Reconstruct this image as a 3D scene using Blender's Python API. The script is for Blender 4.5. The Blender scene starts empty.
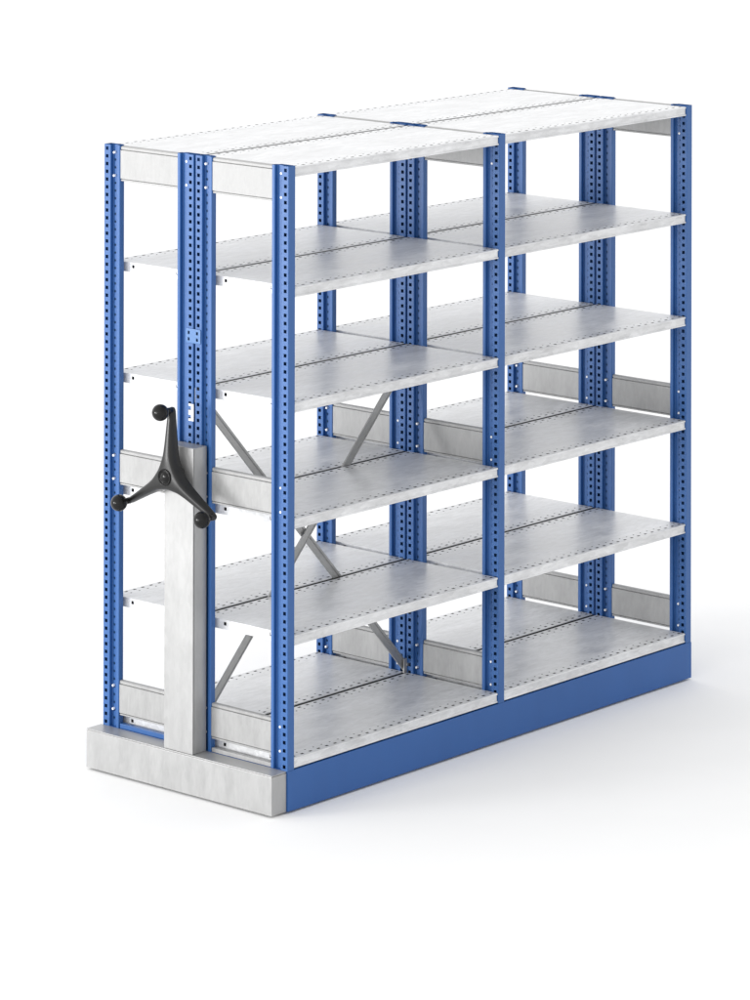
import bpy, bmesh, math
from mathutils import Vector, Matrix

S = bpy.context.scene
COL = S.collection

# ------------------------------------------------------------------ sizes (metres)
W, PITCH, P = 0.797, 1.0465, 0.032        # depth over both rows, post station pitch, post side depth
HB, H = 0.1247, 2.0                       # plinth top, post top
MID = W / 2
LONG = 2 * PITCH + P
T = 0.031                                 # shelf thickness
LEVELS = [1.996, 1.622, 1.2632, 0.9022, 0.5401, 0.1594]
PANEL_Z = [1.886, 0.9085, 0.1665]         # undersides of the bracing panels
FLOOR_Z = -0.007

# ------------------------------------------------------------------ materials
def mat(name):
    m = bpy.data.materials.new(name); m.use_nodes = True
    nt = m.node_tree
    return m, nt, nt.nodes['Principled BSDF']

def ramp(nt, src, c0, c1, p0=0.3, p1=0.7):
    r = nt.nodes.new('ShaderNodeValToRGB')
    r.color_ramp.elements[0].position = p0; r.color_ramp.elements[1].position = p1
    r.color_ramp.elements[0].color = (*c0, 1); r.color_ramp.elements[1].color = (*c1, 1)
    nt.links.new(src, r.inputs['Fac'])
    return r.outputs['Color']

def noise(nt, scale, stretch, detail=4, rough=0.55, offset=(0, 0, 0)):
    tc = nt.nodes.new('ShaderNodeTexCoord'); mp = nt.nodes.new('ShaderNodeMapping')
    oi = nt.nodes.new('ShaderNodeObjectInfo')
    ad = nt.nodes.new('ShaderNodeVectorMath'); ad.operation = 'ADD'
    sc = nt.nodes.new('ShaderNodeVectorMath'); sc.operation = 'SCALE'; sc.inputs[3].default_value = 37.0
    cb = nt.nodes.new('ShaderNodeCombineXYZ')
    for i in range(3): nt.links.new(oi.outputs['Random'], cb.inputs[i])
    nt.links.new(cb.outputs[0], sc.inputs[0])
    nt.links.new(tc.outputs['Object'], ad.inputs[0]); nt.links.new(sc.outputs[0], ad.inputs[1])
    mp.inputs['Scale'].default_value = stretch; mp.inputs['Location'].default_value = offset
    nt.links.new(ad.outputs[0], mp.inputs['Vector'])
    n = nt.nodes.new('ShaderNodeTexNoise')
    n.inputs['Scale'].default_value = scale; n.inputs['Detail'].default_value = detail
    n.inputs['Roughness'].default_value = rough
    nt.links.new(mp.outputs[0], n.inputs['Vector'])
    return n.outputs['Fac'], mp

def galvanised(name, col, metallic, rough, stretch=(1, 1, 1), amount=0.16):
    m, nt, b = mat(name)
    n1, mp = noise(nt, 9.0, stretch, 6, 0.62)
    n2, _ = noise(nt, 60.0, stretch, 3, 0.6, (3, 1, 7))
    vo = nt.nodes.new('ShaderNodeTexVoronoi'); vo.inputs['Scale'].default_value = 55.0
    nt.links.new(mp.outputs[0], vo.inputs['Vector'])
    sep = nt.nodes.new('ShaderNodeSeparateColor'); nt.links.new(vo.outputs['Color'], sep.inputs[0])
    a = nt.nodes.new('ShaderNodeMath'); a.operation = 'MULTIPLY_ADD'      # n1*.7 + n2*.2
    a.inputs[1].default_value = 0.22
    nt.links.new(n2, a.inputs[0])
    a0 = nt.nodes.new('ShaderNodeMath'); a0.operation = 'MULTIPLY'; a0.inputs[1].default_value = 0.66
    nt.links.new(n1, a0.inputs[0]); nt.links.new(a0.outputs[0], a.inputs[2])
    a2 = nt.nodes.new('ShaderNodeMath'); a2.operation = 'MULTIPLY_ADD'; a2.inputs[1].default_value = 0.12
    nt.links.new(sep.outputs[0], a2.inputs[0]); nt.links.new(a.outputs[0], a2.inputs[2])
    lo = tuple(c * (1 - amount) for c in col); hi = tuple(min(1, c * (1 + amount * 0.8)) for c in col)
    nt.links.new(ramp(nt, a2.outputs[0], lo, hi, 0.30, 0.70), b.inputs['Base Color'])
    rr = nt.nodes.new('ShaderNodeMapRange'); rr.inputs[1].default_value = 0.3; rr.inputs[2].default_value = 0.7
    rr.inputs[3].default_value = rough - 0.07; rr.inputs[4].default_value = rough + 0.09
    nt.links.new(a2.outputs[0], rr.inputs[0]); nt.links.new(rr.outputs[0], b.inputs['Roughness'])
    b.inputs['Metallic'].default_value = metallic
    return m

def painted(name, col, rough=0.42):
    m, nt, b = mat(name)
    n1, _ = noise(nt, 6.0, (1, 1, 0.4), 3)
    nt.links.new(ramp(nt, n1, tuple(c * 0.95 for c in col), tuple(c * 1.05 for c in col)), b.inputs['Base Color'])
    b.inputs['Roughness'].default_value = rough
    b.inputs['Specular IOR Level'].default_value = 0.5
    n2, _ = noise(nt, 700.0, (1, 1, 1), 2)
    bp = nt.nodes.new('ShaderNodeBump'); bp.inputs['Strength'].default_value = 0.04; bp.inputs['Distance'].default_value = 0.0004
    nt.links.new(n2, bp.inputs['Height']); nt.links.new(bp.outputs[0], b.inputs['Normal'])
    return m

M_BLUE = painted('blue_powder_coat', (0.022, 0.100, 0.305))
M_PLINTH = painted('blue_plinth_paint', (0.017, 0.094, 0.31), 0.5)
M_LIGHTBLUE = painted('pale_blue_paint', (0.065, 0.165, 0.38))
M_SHELF = galvanised('galvanised_shelf', (0.69, 0.695, 0.705), 0.18, 0.36, (0.6, 1.5, 1.8), 0.24)
M_SHELF.node_tree.nodes['Principled BSDF'].inputs['Specular IOR Level'].default_value = 0.25
M_PANEL = galvanised('galvanised_panel', (0.36, 0.36, 0.358), 0.15, 0.48, (1.0, 2.4, 0.7), 0.16)
M_CASE = galvanised('galvanised_casing', (0.40, 0.40, 0.398), 0.42, 0.40, (2.2, 2.2, 0.7), 0.10)
M_BRACE = galvanised('galvanised_brace', (0.42, 0.42, 0.415), 0.5, 0.4, (1, 1, 1), 0.12)
M_BOLT, _nt, _b = mat('bright_zinc_bolt'); _b.inputs['Base Color'].default_value = (0.85, 0.85, 0.85, 1); _b.inputs['Roughness'].default_value = 0.35
M_CLIP, _nt, _b = mat('white_clip'); _b.inputs['Base Color'].default_value = (0.8, 0.8, 0.8, 1); _b.inputs['Roughness'].default_value = 0.5
M_BLACK, _nt, _b = mat('black_plastic'); _b.inputs['Roughness'].default_value = 0.3; _b.inputs['Specular IOR Level'].default_value = 0.35
_n, _ = noise(_nt, 400.0, (1, 1, 1), 2)
_nt.links.new(ramp(_nt, _n, (0.013, 0.013, 0.013), (0.018, 0.018, 0.018)), _b.inputs['Base Color'])
M_KNOB, _nt, _b = mat('glossy_black_knob'); _b.inputs['Base Color'].default_value = (0.009, 0.009, 0.009, 1); _b.inputs['Roughness'].default_value = 0.15; _b.inputs['Specular IOR Level'].default_value = 0.22
M_DARK, _nt, _b = mat('rubber_and_shade_dark'); _b.inputs['Base Color'].default_value = (0.012, 0.012, 0.012, 1); _b.inputs['Roughness'].default_value = 0.75; _b.inputs['Specular IOR Level'].default_value = 0.2  # wheel rubber; also the painted shade in shelf slots and row gap
M_FLOOR, _nt, _b = mat('white_studio_floor'); _b.inputs['Roughness'].default_value = 0.9; _b.inputs['Specular IOR Level'].default_value = 0.1
_n, _ = noise(_nt, 1.5, (1, 1, 1), 3)
_nt.links.new(ramp(_nt, _n, (0.90, 0.90, 0.90), (0.92, 0.92, 0.92)), _b.inputs['Base Color'])

# ------------------------------------------------------------------ helpers
def obj(name, bm, m, parent=None, loc=(0, 0, 0), smooth=False):
    me = bpy.data.meshes.new(name)
    bm.to_mesh(me); bm.free()
    me.materials.append(m)
    if smooth:
        for p in me.polygons: p.use_smooth = True
    o = bpy.data.objects.new(name, me); COL.objects.link(o)
    o.location = loc
    if parent: o.parent = parent
    return o

def dup(o, loc, parent):
    c = o.copy(); COL.objects.link(c); c.location = loc; c.parent = parent
    for ch in list(o.children):
        d = ch.copy(); COL.objects.link(d); d.parent = c
    return c

def quad(bm, *pts):
    return bm.faces.new([bm.verts.new(p) for p in pts])

def box(bm, x0, x1, y0, y1, z0, z1, bev=0.0, seg=2):
    r = bmesh.ops.create_cube(bm, size=1)
    vs = r['verts']
    for v in vs:
        v.co = Vector(((x0 + x1) / 2 + v.co.x * (x1 - x0), (y0 + y1) / 2 + v.co.y * (y1 - y0), (z0 + z1) / 2 + v.co.z * (z1 - z0)))
    if bev:
        es = {e for v in vs for e in v.link_edges}
        bmesh.ops.bevel(bm, geom=list(es), offset=bev, segments=seg, profile=0.6, affect='EDGES')

def grid_panel(bm, us, vs, holes, place):
    """flat sheet on a grid, cells in holes left open; place(u, v) -> point"""
    us = sorted(set(round(u, 6) for u in us)); vs = sorted(set(round(v, 6) for v in vs))
    g = [[bm.verts.new(place(u, v)) for v in vs] for u in us]
    for i in range(len(us) - 1):
        cu = (us[i] + us[i + 1]) / 2
        for j in range(len(vs) - 1):
            cv = (vs[j] + vs[j + 1]) / 2
            if holes(cu, cv): continue
            bm.faces.new((g[i][j], g[i + 1][j], g[i + 1][j + 1], g[i][j + 1]))

def cyl(bm, c, axis, r0, r1, depth, seg=24):
    r = bmesh.ops.create_cone(bm, cap_ends=True, segments=seg, radius1=r0, radius2=r1, depth=depth)
    q = Vector((0, 0, 1)).rotation_difference(Vector(axis)).to_matrix().to_4x4()
    bmesh.ops.transform(bm, matrix=Matrix.Translation(c) @ q, verts=r['verts'])

def sweep(bm, prof, z0, z1, closed=True):
    """walls of a plan profile between two heights"""
    n = len(prof)
    lo = [bm.verts.new((x, y, z0)) for x, y in prof]; hi = [bm.verts.new((x, y, z1)) for x, y in prof]
    for i in range(n if closed else n - 1):
        j = (i + 1) % n
        bm.faces.new((lo[i], lo[j], hi[j], hi[i]))

# ------------------------------------------------------------------ floor
bm = bmesh.new()
quad(bm, (-60, -60, 0), (60, -60, 0), (60, 60, 0), (-60, 60, 0))
fl = obj('floor', bm, M_FLOOR, None, (0, 0, FLOOR_Z)); fl['kind'] = 'structure'

# ------------------------------------------------------------------ the shelving unit
root = bpy.data.objects.new('mobile_shelving', None); COL.objects.link(root)
root.location = (0, 0, 0)
root['label'] = 'blue and galvanised double sided mobile shelving with black three spoke handle on white floor'
root['category'] = 'shelving'

# ---- upright posts : hollow folded profile, square holes in the outer face, small holes in the recess
def post_mesh(sign):
    bm = bmesh.new()
    z0, z1 = 0.0, H - HB
    b = 0.0016; RD = 0.0140
    sq = [1.9871 - HB - 0.025 * k for k in range(75)]
    sm = [1.9757 - HB - 0.025 * k for k in range(75)]
    sq = [z for z in sq if z > 0.008]; sm = [z for z in sm if z > 0.008]
    # outer hole face x = 0, y b..0.0295-b
    yc, hw, hh = 0.0135, 0.0058, 0.0055
    zs = [z0, z1] + [z + d for z in sq for d in (-hh, hh)]
    grid_panel(bm, [b, yc - hw, yc + hw, 0.0295 - b], zs,
               lambda u, v: abs(u - yc) < hw and any(abs(v - z) < hh for z in sq), lambda u, v: (0, sign * u, v))
    yc2, h2 = 0.0375, 0.0034
    zs = [z0, z1] + [z + d for z in sm for d in (-h2, h2)]
    grid_panel(bm, [0.0295 + b, yc2 - h2, yc2 + h2, 0.058 - b], zs,
               lambda u, v: abs(u - yc2) < h2 and any(abs(v - z) < h2 for z in sm), lambda u, v: (RD, sign * u, v))
    def walls(pr): sweep(bm, [(x, sign * y) for x, y in pr], z0, z1, False)
    walls([(0, 0.0295 - b), (b, 0.0295), (RD - b, 0.0295), (RD, 0.0295 + b)])
    walls([(RD, 0.058 - b), (RD - b, 0.058), (b, 0.058), (0, 0.058 + b), (0, 0.0705 - b), (b, 0.0705),
           (0.020, 0.0705), (0.020, 0.064), (P - b, 0.058), (P, 0.056), (P, b), (P - b, 0), (b, 0), (0, b)])
    bmesh.ops.remove_doubles(bm, verts=bm.verts, dist=1e-6)
    bmesh.ops.recalc_face_normals(bm, faces=bm.faces)
    return bm
outer_a = obj('upright_post', post_mesh(1), M_BLUE, root, (0, 0, HB))
outer_b = obj('upright_post', post_mesh(-1), M_BLUE, root, (0, W, HB))
for st in range(3):
    x = st * PITCH
    if st:
        dup(outer_a, (x, 0, HB), root); dup(outer_b, (x, W, HB), root)
    dup(outer_a, (x, MID + 0.004, HB), root); dup(outer_b, (x, MID - 0.004, HB), root)

# ---- shelves
SW = MID - 0.0075 - 0.002                 # width of one shelf
SL = PITCH - P - 0.003
def shelf_mesh():
    bm = bmesh.new()
    c = 0.0036
    n = 26; pit = 0.0392; first = (SL - (n - 1) * pit) / 2
    xs = [first + k * pit for k in range(n)]
    rows = [(0.0160, 0.0065, 0.0042), (0.038, 0.0032, 0.0026), (SW - 0.0160, 0.0065, 0.0042), (SW - 0.038, 0.0032, 0.0026)]
    us = [0, SL] + [x + d for x in xs for d in (-0.0065, -0.0032, 0.0032, 0.0065)]
    vs = [c, SW - c] + [r[0] + d for r in rows for d in (-r[2], r[2])]
    def hole(u, v):
        for y, hx, hy in rows:
            if abs(v - y) < hy:
                k = round((u - first) / pit)
                return 0 <= k < n and abs(u - first - k * pit) < hx
        return False
    grid_panel(bm, us, vs, hole, lambda u, v: (u, v, 0))
    # folded long edges: rounded top, inset web, rolled bottom rim
    prof = [(c, 0), (0.0009, -0.0009), (0, -c), (0, -0.0052), (0.0034, -0.0066), (0.0034, -0.0246), (0, -0.0276), (0, -T + 0.001), (0.001, -T)]
    full = prof + [(SW - y, z) for y, z in reversed(prof)]
    a = [bm.verts.new((0, y, z)) for y, z in full]; b = [bm.verts.new((SL, y, z)) for y, z in full]
    for i in range(len(full) - 1):
        bm.faces.new((a[i], a[i + 1], b[i + 1], b[i]))
    # end faces with two square holes each; the second one keeps a bent tab
    for x in (0, SL):
        y1, y2 = SW / 2 - 0.097, SW / 2 + 0.097
        h = 0.0052; zc = -0.0125
        grid_panel(bm, [0.0034, y1 - h, y1 + h, y2 - h, y2 + h, SW - 0.0034], [-T, zc - h, zc + h, 0],
                   lambda u, v: abs(v - zc) < h and (abs(u - y2) < h or abs(u - y1) < h), lambda u, v: (x, u, v))
        s = -1 if x == 0 else 1
        box(bm, x - 0.0004, x + 0.0004, y1 - h, y1 + h - 0.0028, zc - h + 0.0028, zc + h)
    bmesh.ops.remove_doubles(bm, verts=bm.verts, dist=1e-6)
    bmesh.ops.recalc_face_normals(bm, faces=bm.faces)
    n0 = len(bm.faces)
    for y0, y1 in ((0.006, 0.046), (SW - 0.046, SW - 0.006)):     # added black strips, painted shade behind the slots
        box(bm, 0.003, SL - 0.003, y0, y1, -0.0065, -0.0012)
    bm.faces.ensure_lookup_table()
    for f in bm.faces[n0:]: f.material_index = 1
    return bm
shelf = None
for z in LEVELS:
    for bay in range(2):
        for y in (0.002, MID + 0.0075):
            loc = (bay * PITCH + P + 0.0015, y, z)
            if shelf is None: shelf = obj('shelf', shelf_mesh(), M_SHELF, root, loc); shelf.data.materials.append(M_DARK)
            else: dup(shelf, loc, root)

# ---- added dark strip standing in for shade in the gap between the two rows
shade_strip = None
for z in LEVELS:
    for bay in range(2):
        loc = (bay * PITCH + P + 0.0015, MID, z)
        if shade_strip is None:
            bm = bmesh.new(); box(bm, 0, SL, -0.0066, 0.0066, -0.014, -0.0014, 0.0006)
            shade_strip = obj('gap_shade', bm, M_DARK, root, loc)
        else: dup(shade_strip, loc, root)

# ---- bracing panels between the posts of each frame, with their bolts
PY0, PY1 = 0.0712, MID - 0.004 - 0.0712   # lips of the two posts
def panel_mesh():
    bm = bmesh.new()
    h = 0.112; w = PY1 - PY0
    pr = [(0.016, h), (0.006, h), (0.0035, h - 0.0012), (0.002, h - 0.003), (0.002, h - 0.0095), (0.006, h - 0.0105), (0.006, h - 0.0115), (0.0, h - 0.0128),
          (0.0, 0.0085), (0.006, 0.0072), (0.006, 0.0062), (0.002, 0.0050), (0.002, 0.001), (0.003, 0), (0.016, 0)]
    lo = [bm.verts.new((x, 0, z)) for x, z in pr]; hi = [bm.verts.new((x, w, z)) for x, z in pr]
    n = len(pr)
    for i in range(n):
        j = (i + 1) % n
        bm.faces.new((lo[i], lo[j], hi[j], hi[i]))
    bm.faces.new(lo); bm.faces.new(hi)
    bmesh.ops.recalc_face_normals(bm, faces=bm.faces)
    return bm
panel = None
for st in range(3):
    for z in PANEL_Z:
        for y0 in (0, MID + 0.004):
            loc = (st * PITCH + 0.0025, y0 + PY0, z)
            if panel is None:
                panel = obj('bracing_panel', panel_mesh(), M_PANEL, root, loc)
                first_bolt = None
                for by in (0.0375 - PY0, MID - 0.004 - 0.0375 - PY0):
                    for bz in (0.0138, 0.0888):
                        bl = (0.0075, by, bz)
                        if first_bolt is None:
                            bm = bmesh.new(); cyl(bm, (0, 0, 0), (-1, 0, 0), 0.0045, 0.0038, 0.008, 16)
                            first_bolt = obj('bolt', bm, M_BOLT, panel, bl)
                        else:
                            c = first_bolt.copy(); COL.objects.link(c); c.location = bl; c.parent = panel
            else: dup(panel, loc, root)

# ---- cross braces in the gap between the two rows of the first bay
def brace_mesh(a, b, y0, y1):
    bm = bmesh.new()
    A = Vector((a[0], 0, a[1])); B = Vector((b[0], 0, b[1]))
    d = (B - A).normalized(); n = Vector((-d.z, 0, d.x))
    hw = 0.015
    pr = [(-hw, y1), (-hw, y0), (-hw + 0.003, y0), (-hw + 0.0045, y0 + 0.003), (hw - 0.0085, y0 + 0.003), (hw - 0.007, y0), (hw, y0), (hw, y1)]
    lo = [bm.verts.new(A + n * s + Vector((0, y, 0))) for s, y in pr]; hi = [bm.verts.new(B + n * s + Vector((0, y, 0))) for s, y in pr]
    k = len(pr)
    for i in range(k):
        j = (i + 1) % k
        bm.faces.new((lo[i], lo[j], hi[j], hi[i]))
    bm.faces.new(lo); bm.faces.new(hi)
    bmesh.ops.recalc_face_normals(bm, faces=bm.faces)
    return bm
def bracket(parent, x, z, y0, y1):
    bm = bmesh.new(); box(bm, x - 0.016, x + 0.016, y0, y1, z - 0.028, z + 0.02, 0.002)
    obj('bracket', bm, M_BRACE, parent)
    bm = bmesh.new(); cyl(bm, (x, y0 - 0.002, z), (0, -1, 0), 0.007, 0.006, 0.004, 6)
    obj('bolt', bm, M_BRACE, parent)
b1 = obj('cross_brace', brace_mesh((0.02, 1.243), (1.045, 0.180), MID + 0.0008, MID + 0.0062), M_BRACE, root)
b2 = obj('cross_brace', brace_mesh((0.02, 0.190), (1.060, 1.228), MID - 0.0062, MID - 0.0008), M_BRACE, root)
bracket(b1, 1.048, 0.186, MID - 0.0065, MID + 0.0004); bracket(b1, 0.02, 1.243, MID - 0.0065, MID + 0.0004)

# ---- connector plate and comb clip joining the middle pair of posts
bm = bmesh.new()
cy0, cy1, cz0, cz1 = 0.3685, 0.4315, 1.404, 1.449
hs = [(0.3825, 1.4175), (0.3825, 1.4355), (0.4185, 1.4175), (0.4185, 1.4355)]
us = [cy0 + 0.003, cy1 - 0.003] + [c + d for c in (0.3825, 0.4185) for d in (-0.0042, 0.0042)]
vs = [cz0 + 0.003, cz1 - 0.003] + [c + d for c in (1.4165, 1.4365) for d in (-0.005, 0.005)]
grid_panel(bm, us, vs, lambda u, v: (abs(u - 0.3825) < 0.0042 or abs(u - 0.4185) < 0.0042) and (abs(v - 1.4165) < 0.005 or abs(v - 1.4365) < 0.005),
           lambda u, v: (-0.004, u, v))
ring = [(cy0 + 0.003, cz0), (cy1 - 0.003, cz0), (cy1, cz0 + 0.003), (cy1, cz1 - 0.003), (cy1 - 0.003, cz1), (cy0 + 0.003, cz1), (cy0, cz1 - 0.003), (cy0, cz0 + 0.003)]
inn = [(cy0 + 0.003, cz0 + 0.003), (cy1 - 0.003, cz0 + 0.003), (cy1 - 0.003, cz1 - 0.003), (cy0 + 0.003, cz1 - 0.003)]
V = [bm.verts.new((-0.0035, y, z)) for y, z in ring]; V2 = [bm.verts.new((-0.0005, y, z)) for y, z in ring]
I = [bm.verts.new((-0.004, y, z)) for y, z in inn]
for i in range(4):
    j = (i + 1) % 4
    bm.faces.new((V[2 * i], V[2 * i + 1], I[j], I[i]))
    bm.faces.new((V[(2 * i - 1) % 8], V[2 * i], I[i]))
for i in range(8):
    j = (i + 1) % 8
    bm.faces.new((V[i], V[j], V2[j], V2[i]))
bmesh.ops.recalc_face_normals(bm, faces=bm.faces)
obj('connector_plate', bm, M_LIGHTBLUE, root)
bm = bmesh.new()
box(bm, -0.003, -0.0005, 0.3985, 0.4085, 1.157, 1.211)
for z0, z1 in ((1.2045, 1.211), (1.176, 1.191), (1.157, 1.164)):
    box(bm, -0.003, -0.0005, 0.4086, 0.4195, z0, z1)
obj('locking_comb', bm, M_CLIP, root)

# ---- wheeled base : blue plinths, end rails, galvanised front casing
bm = bmesh.new(); box(bm, 0.0005, LONG, -0.0015, 0.02, 0, HB - 0.0005, 0.0012); obj('side_plinth', bm, M_PLINTH, root)
bm = bmesh.new(); box(bm, 0.0005, LONG, W - 0.02, W + 0.0015, 0, HB - 0.0005, 0.0012); obj('side_plinth', bm, M_PLINTH, root)
bm = bmesh.new(); box(bm, LONG - 0.02, LONG - 0.0005, 0.021, W - 0.021, 0, HB - 0.0005, 0.0012); obj('end_plinth', bm, M_PLINTH, root)
bm = bmesh.new(); box(bm, 0.0015, 0.0205, 0.021, W - 0.021, 0, HB - 0.0005, 0.0012); obj('end_plinth', bm, M_PLINTH, root)
bm = bmesh.new(); box(bm, 0.004, 0.022, MID + 0.004 + 0.0715, W - 0.0715, HB, 0.1395, 0.001); obj('end_rail', bm, M_BLUE, root)
bm = bmesh.new(); box(bm, 0.004, 0.022, 0.0715, MID - 0.004 - 0.0715, HB, 0.1375, 0.001)
o = obj('end_rail', bm, M_PANEL, root); o['label'] = 'bare galvanised end rail beside the right hand post'
wheel = None
for x in (0.15, PITCH, LONG - 0.15):
    for y in (0.12, W - 0.12):
        if wheel is None:
            bm = bmesh.new(); cyl(bm, (0, 0, 0), (0, 1, 0), 0.045, 0.045, 0.03, 32)
            wheel = obj('wheel', bm, M_DARK, root, (x, y, FLOOR_Z + 0.045))
            bm = bmesh.new(); box(bm, -0.02, 0.02, -0.021, -0.016, -0.01, 0.075); box(bm, -0.02, 0.02, 0.016, 0.021, -0.01, 0.075)
            obj('wheel_fork', bm, M_BRACE, wheel)
        else: dup(wheel, (x, y, FLOOR_Z + 0.045), root)

BX0 = -0.0689
bm = bmesh.new()
box(bm, BX0, -0.0005, 0.004, 0.804, 0, 0.1192, 0.0010)
box(bm, BX0 + 0.0030, -0.002, 0.0070, 0.8010, 0.1185, 0.1228)
case = obj('base_casing', bm, M_CASE, root)
bm = bmesh.new(); box(bm, BX0, -0.0005, 0.004, 0.804, 0.1222, 0.1247, 0.0006); obj('casing_lid', bm, M_CASE, case)
bm = bmesh.new(); box(bm, -0.0580, -0.0010, 0.342, 0.4655, 0.1252, 1.087, 0.0012); box(bm, -0.0610, -0.0575, 0.3445, 0.463, 0.1260, 1.0845)
col = obj('drive_column', bm, M_CASE, root)
bm = bmesh.new(); box(bm, -0.0640, -0.0612, 0.342, 0.4655, 0.1252, 1.087, 0.0008); obj('column_cover', bm, M_CASE, col)

# ---- three-spoke handle
HC = Vector((-0.0, 0.4035, 0.9995))
bm = bmesh.new()
# outline of one 120 degree sector : (radius, half width) pairs along the arm
def arm_ring(r, w, xf, xb, wf):
    """section across an arm at radius r : front face half width wf at x=xf, widest w near the back"""
    return [(-w, xb), (-w * 1.0, xb - 0.30 * (xb - xf)), (-wf * 1.22, xf + 0.16 * (xb - xf)), (-wf * 0.8, xf + 0.02 * (xb - xf)), (0, xf), (wf * 0.8, xf + 0.02 * (xb - xf)),
            (wf * 1.22, xf + 0.16 * (xb - xf)), (w * 1.0, xb - 0.30 * (xb - xf)), (w, xb)]
stations = [  # r, w(back), xf, xb, wf
    (0.048, 0.0300, -0.1290, -0.080, 0.0200),
    (0.062, 0.0245, -0.1275, -0.080, 0.0155),
    (0.085, 0.0205, -0.1250, -0.0805, 0.0125),
    (0.115, 0.0172, -0.1215, -0.0815, 0.0105),
    (0.150, 0.0142, -0.1175, -0.083, 0.0088),
    (0.185, 0.0118, -0.1130, -0.085, 0.0074),
    (0.203, 0.0108, -0.1105, -0.086, 0.0068),
    (0.212, 0.0088, -0.1080, -0.0875, 0.0056),
    (0.217, 0.0045, -0.1040, -0.091, 0.0030)]
sect = []
for k in range(3):
    ang = math.radians(90 + 120 * k)
    er = Vector((0, math.cos(ang), math.sin(ang))); et = Vector((0, -math.sin(ang), math.cos(ang)))
    rows = []
    for r, w, xf, xb, wf in stations:
        rows.append([bm.verts.new(HC + er * (r - (0 if r > 0.05 else 0)) + et * s + Vector((x, 0, 0))) for s, x in arm_ring(r, w, xf, xb, wf)])
    for a, b in zip(rows, rows[1:]):
        for i in range(len(a) - 1): bm.faces.new((a[i], a[i + 1], b[i + 1], b[i]))
        bm.faces.new((a[-1], a[0], b[0], b[-1]))
    bm.faces.new(rows[-1])
    sect.append((rows[0], er, et))
# hub : ring of the three arm roots, joined through valley points
nfr = len(sect[0][0])
hubf = bm.verts.new(HC + Vector((-0.1315, 0, 0))); hubb = bm.verts.new(HC + Vector((-0.080, 0, 0)))
for k in range(3):
    ra = sect[k][0]; rb = sect[(k + 1) % 3][0]
    er = (sect[k][1] + sect[(k + 1) % 3][1]).normalized()
    # valley column between +side of arm k and -side of arm k+1
    levels = [(4, 0.0, -0.1290), (5, 0.0330, -0.1285), (6, 0.0400, -0.1220), (7, 0.0450, -0.0950), (8, 0.0450, -0.080)]
    val = [bm.verts.new(HC + er * r + Vector((x, 0, 0))) for _, r, x in levels[1:]]
    A = [ra[i] for i in (5, 6, 7, 8)]; B = [rb[i] for i in (3, 2, 1, 0)]
    for i in range(3):
        bm.faces.new((A[i], A[i + 1], val[i + 1], val[i])); bm.faces.new((val[i], val[i + 1], B[i + 1], B[i]))
    bm.faces.new((hubf, ra[4], A[0], val[0])); bm.faces.new((hubf, val[0], B[0], rb[4]))
    bm.faces.new((hubb, val[3], A[3])); bm.faces.new((hubb, B[3], val[3]))
for k in range(3):
    r = sect[k][0]; bm.faces.new((hubb, r[8], r[0]))
bmesh.ops.remove_doubles(bm, verts=bm.verts, dist=1e-6)
bmesh.ops.recalc_face_normals(bm, faces=bm.faces)
handle = obj('spoke_handle', bm, M_BLACK, root, (0, 0, 0), True)
sd = handle.modifiers.new('subsurf', 'SUBSURF'); sd.levels = 2; sd.render_levels = 2
# axle behind, boss and domed cap in front
bm = bmesh.new(); cyl(bm, HC + Vector((-0.0725, 0, 0)), (-1, 0, 0), 0.027, 0.027, 0.017, 40); obj('axle', bm, M_BLACK, handle, (0, 0, 0), False)
bm = bmesh.new()
prof = [(0.0268, -0.122), (0.0268, -0.1325), (0.0258, -0.1340), (0.0235, -0.1342), (0.0222, -0.1325), (0.0212, -0.1300), (0.0185, -0.1305), (0.0160, -0.1335), (0.0110, -0.1365), (0.0055, -0.1380), (0.0006, -0.1384)]
N = 40; prev = None
for r, x in prof:
    ring = [bm.verts.new(HC + Vector((x, r * math.cos(2 * math.pi * i / N), r * math.sin(2 * math.pi * i / N)))) for i in range(N)]
    if prev:
        for i in range(N): bm.faces.new((prev[i], prev[(i + 1) % N], ring[(i + 1) % N], ring[i]))
    prev = ring
bm.faces.new(prev); bmesh.ops.recalc_face_normals(bm, faces=bm.faces)
obj('hub_cap', bm, M_KNOB, handle, (0, 0, 0), True)
for k in range(3):
    ang = math.radians(90 + 120 * k)
    p = HC + Vector((0, math.cos(ang), math.sin(ang))) * 0.2065
    bm = bmesh.new()
    r = bmesh.ops.create_uvsphere(bm, u_segments=40, v_segments=24, radius=0.0265)
    bmesh.ops.transform(bm, matrix=Matrix.Translation(p + Vector((-0.150, 0, 0))), verts=r['verts'])
    cyl(bm, p + Vector((-0.1155, 0, 0)), (-1, 0, 0), 0.0105, 0.0095, 0.028, 24)
    obj('knob', bm, M_KNOB, handle, (0, 0, 0), True)

# ------------------------------------------------------------------ light
w = bpy.data.worlds.new('World'); S.world = w; w.use_nodes = True
wn = w.node_tree; bg = wn.nodes['Background']
tc = wn.nodes.new('ShaderNodeTexCoord'); sx = wn.nodes.new('ShaderNodeSeparateXYZ'); wn.links.new(tc.outputs['Generated'], sx.inputs[0])
def mth(op, a, b):
    n = wn.nodes.new('ShaderNodeMath'); n.operation = op
    for i, v in enumerate((a, b)):
        if isinstance(v, (int, float)): n.inputs[i].default_value = v
        else: wn.links.new(v, n.inputs[i])
    return n.outputs[0]
zz = mth('MAXIMUM', sx.outputs[2], 0.0)
nx = mth('MAXIMUM', mth('MULTIPLY', sx.outputs[0], -1.0), 0.0)
ny = mth('MAXIMUM', mth('MULTIPLY', sx.outputs[1], -1.0), 0.0)
st = mth('ADD', mth('SUBTRACT', 1.70, mth('MULTIPLY', zz, 0.68)), mth('SUBTRACT', mth('MULTIPLY', nx, 0.25), mth('MULTIPLY', ny, 0.66)))
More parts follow.
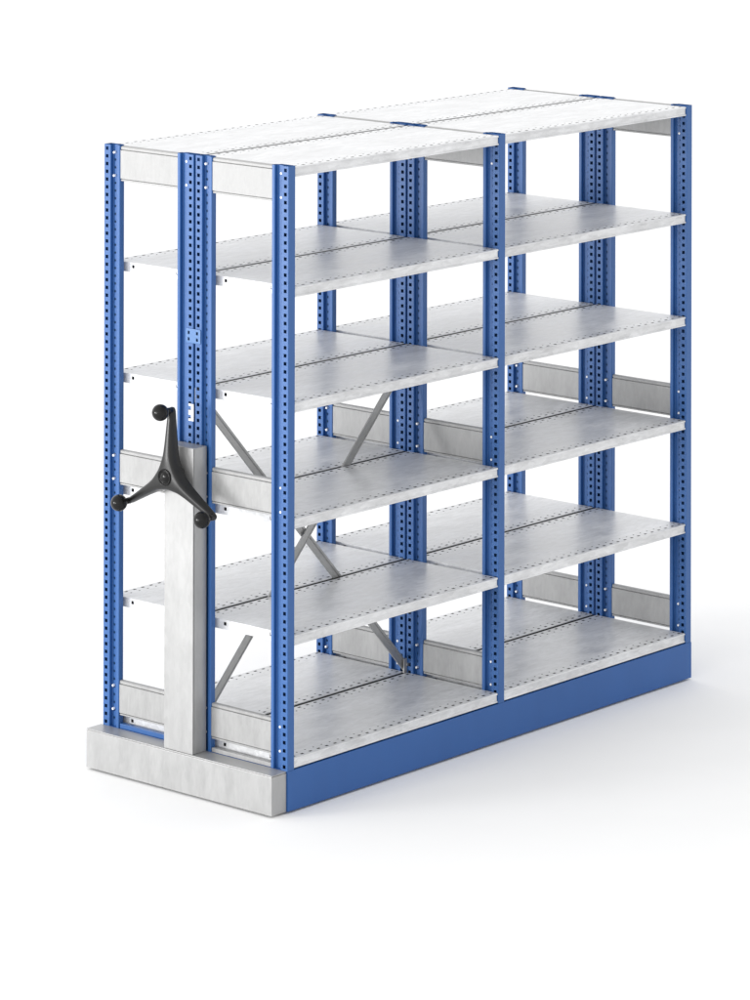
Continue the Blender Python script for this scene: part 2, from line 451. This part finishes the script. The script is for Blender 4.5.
wn.links.new(st, bg.inputs['Strength'])
bg.inputs['Color'].default_value = (1, 1, 1, 1)
def area(name, loc, target, sx, sy, energy):
    l = bpy.data.lights.new(name, 'AREA'); l.shape = 'RECTANGLE'; l.size = sx; l.size_y = sy; l.energy = energy
    o = bpy.data.objects.new(name, l); COL.objects.link(o); o.location = loc
    o.rotation_euler = (Vector(target) - Vector(loc)).to_track_quat('-Z', 'Y').to_euler()
    return o
area('softbox', (-7.2, 4.6, 1.5), (0.6, 0.4, 0.9), 2.4, 1.8, 380)
area('softbox', (-8.6, 1.6, 1.5), (0.6, 0.4, 0.9), 0.9, 1.2, 110)

# ------------------------------------------------------------------ camera (level, lens shift)
f, cx, hy, yaw, roll = 4016.7, 279.051, -386.187, 0.72734, 0.00214
cr, sr = math.cos(roll), math.sin(roll)
ppx = 375 + cr * (cx - 375) - sr * (hy - 500); ppy = 500 + sr * (cx - 375) + cr * (hy - 500)
cam = bpy.data.cameras.new('camera'); co = bpy.data.objects.new('camera', cam); COL.objects.link(co)
cam.sensor_fit = 'AUTO'; cam.sensor_width = 36; cam.lens = f / 1000 * 36
cam.shift_x = (375 - ppx) / 1000; cam.shift_y = (ppy - 500) / 1000
cam.clip_start = 0.1; cam.clip_end = 300
fwd = Vector((math.cos(yaw), math.sin(yaw), 0)); right = Vector((math.sin(yaw), -math.cos(yaw), 0)); up = Vector((0, 0, 1))
rr = right * cr - up * sr * 1.0; uu = up * cr + right * sr
R = Matrix((rr, uu, -fwd)).transposed()
# image rolls clockwise by `roll`: the camera rolls the other way
rr = right * cr + up * sr; uu = up * cr - right * sr
R = Matrix((rr, uu, -fwd)).transposed()
co.matrix_world = Matrix.Translation((-9.31558, -8.25485, 3.7137)) @ R.to_4x4()
S.camera = co

S.view_settings.view_transform = 'Standard'; S.view_settings.look = 'None'
S.view_settings.exposure = 0; S.view_settings.gamma = 1
S.cycles.max_bounces = 12; S.cycles.diffuse_bounces = 8; S.cycles.glossy_bounces = 5
S.render.film_transparent = False
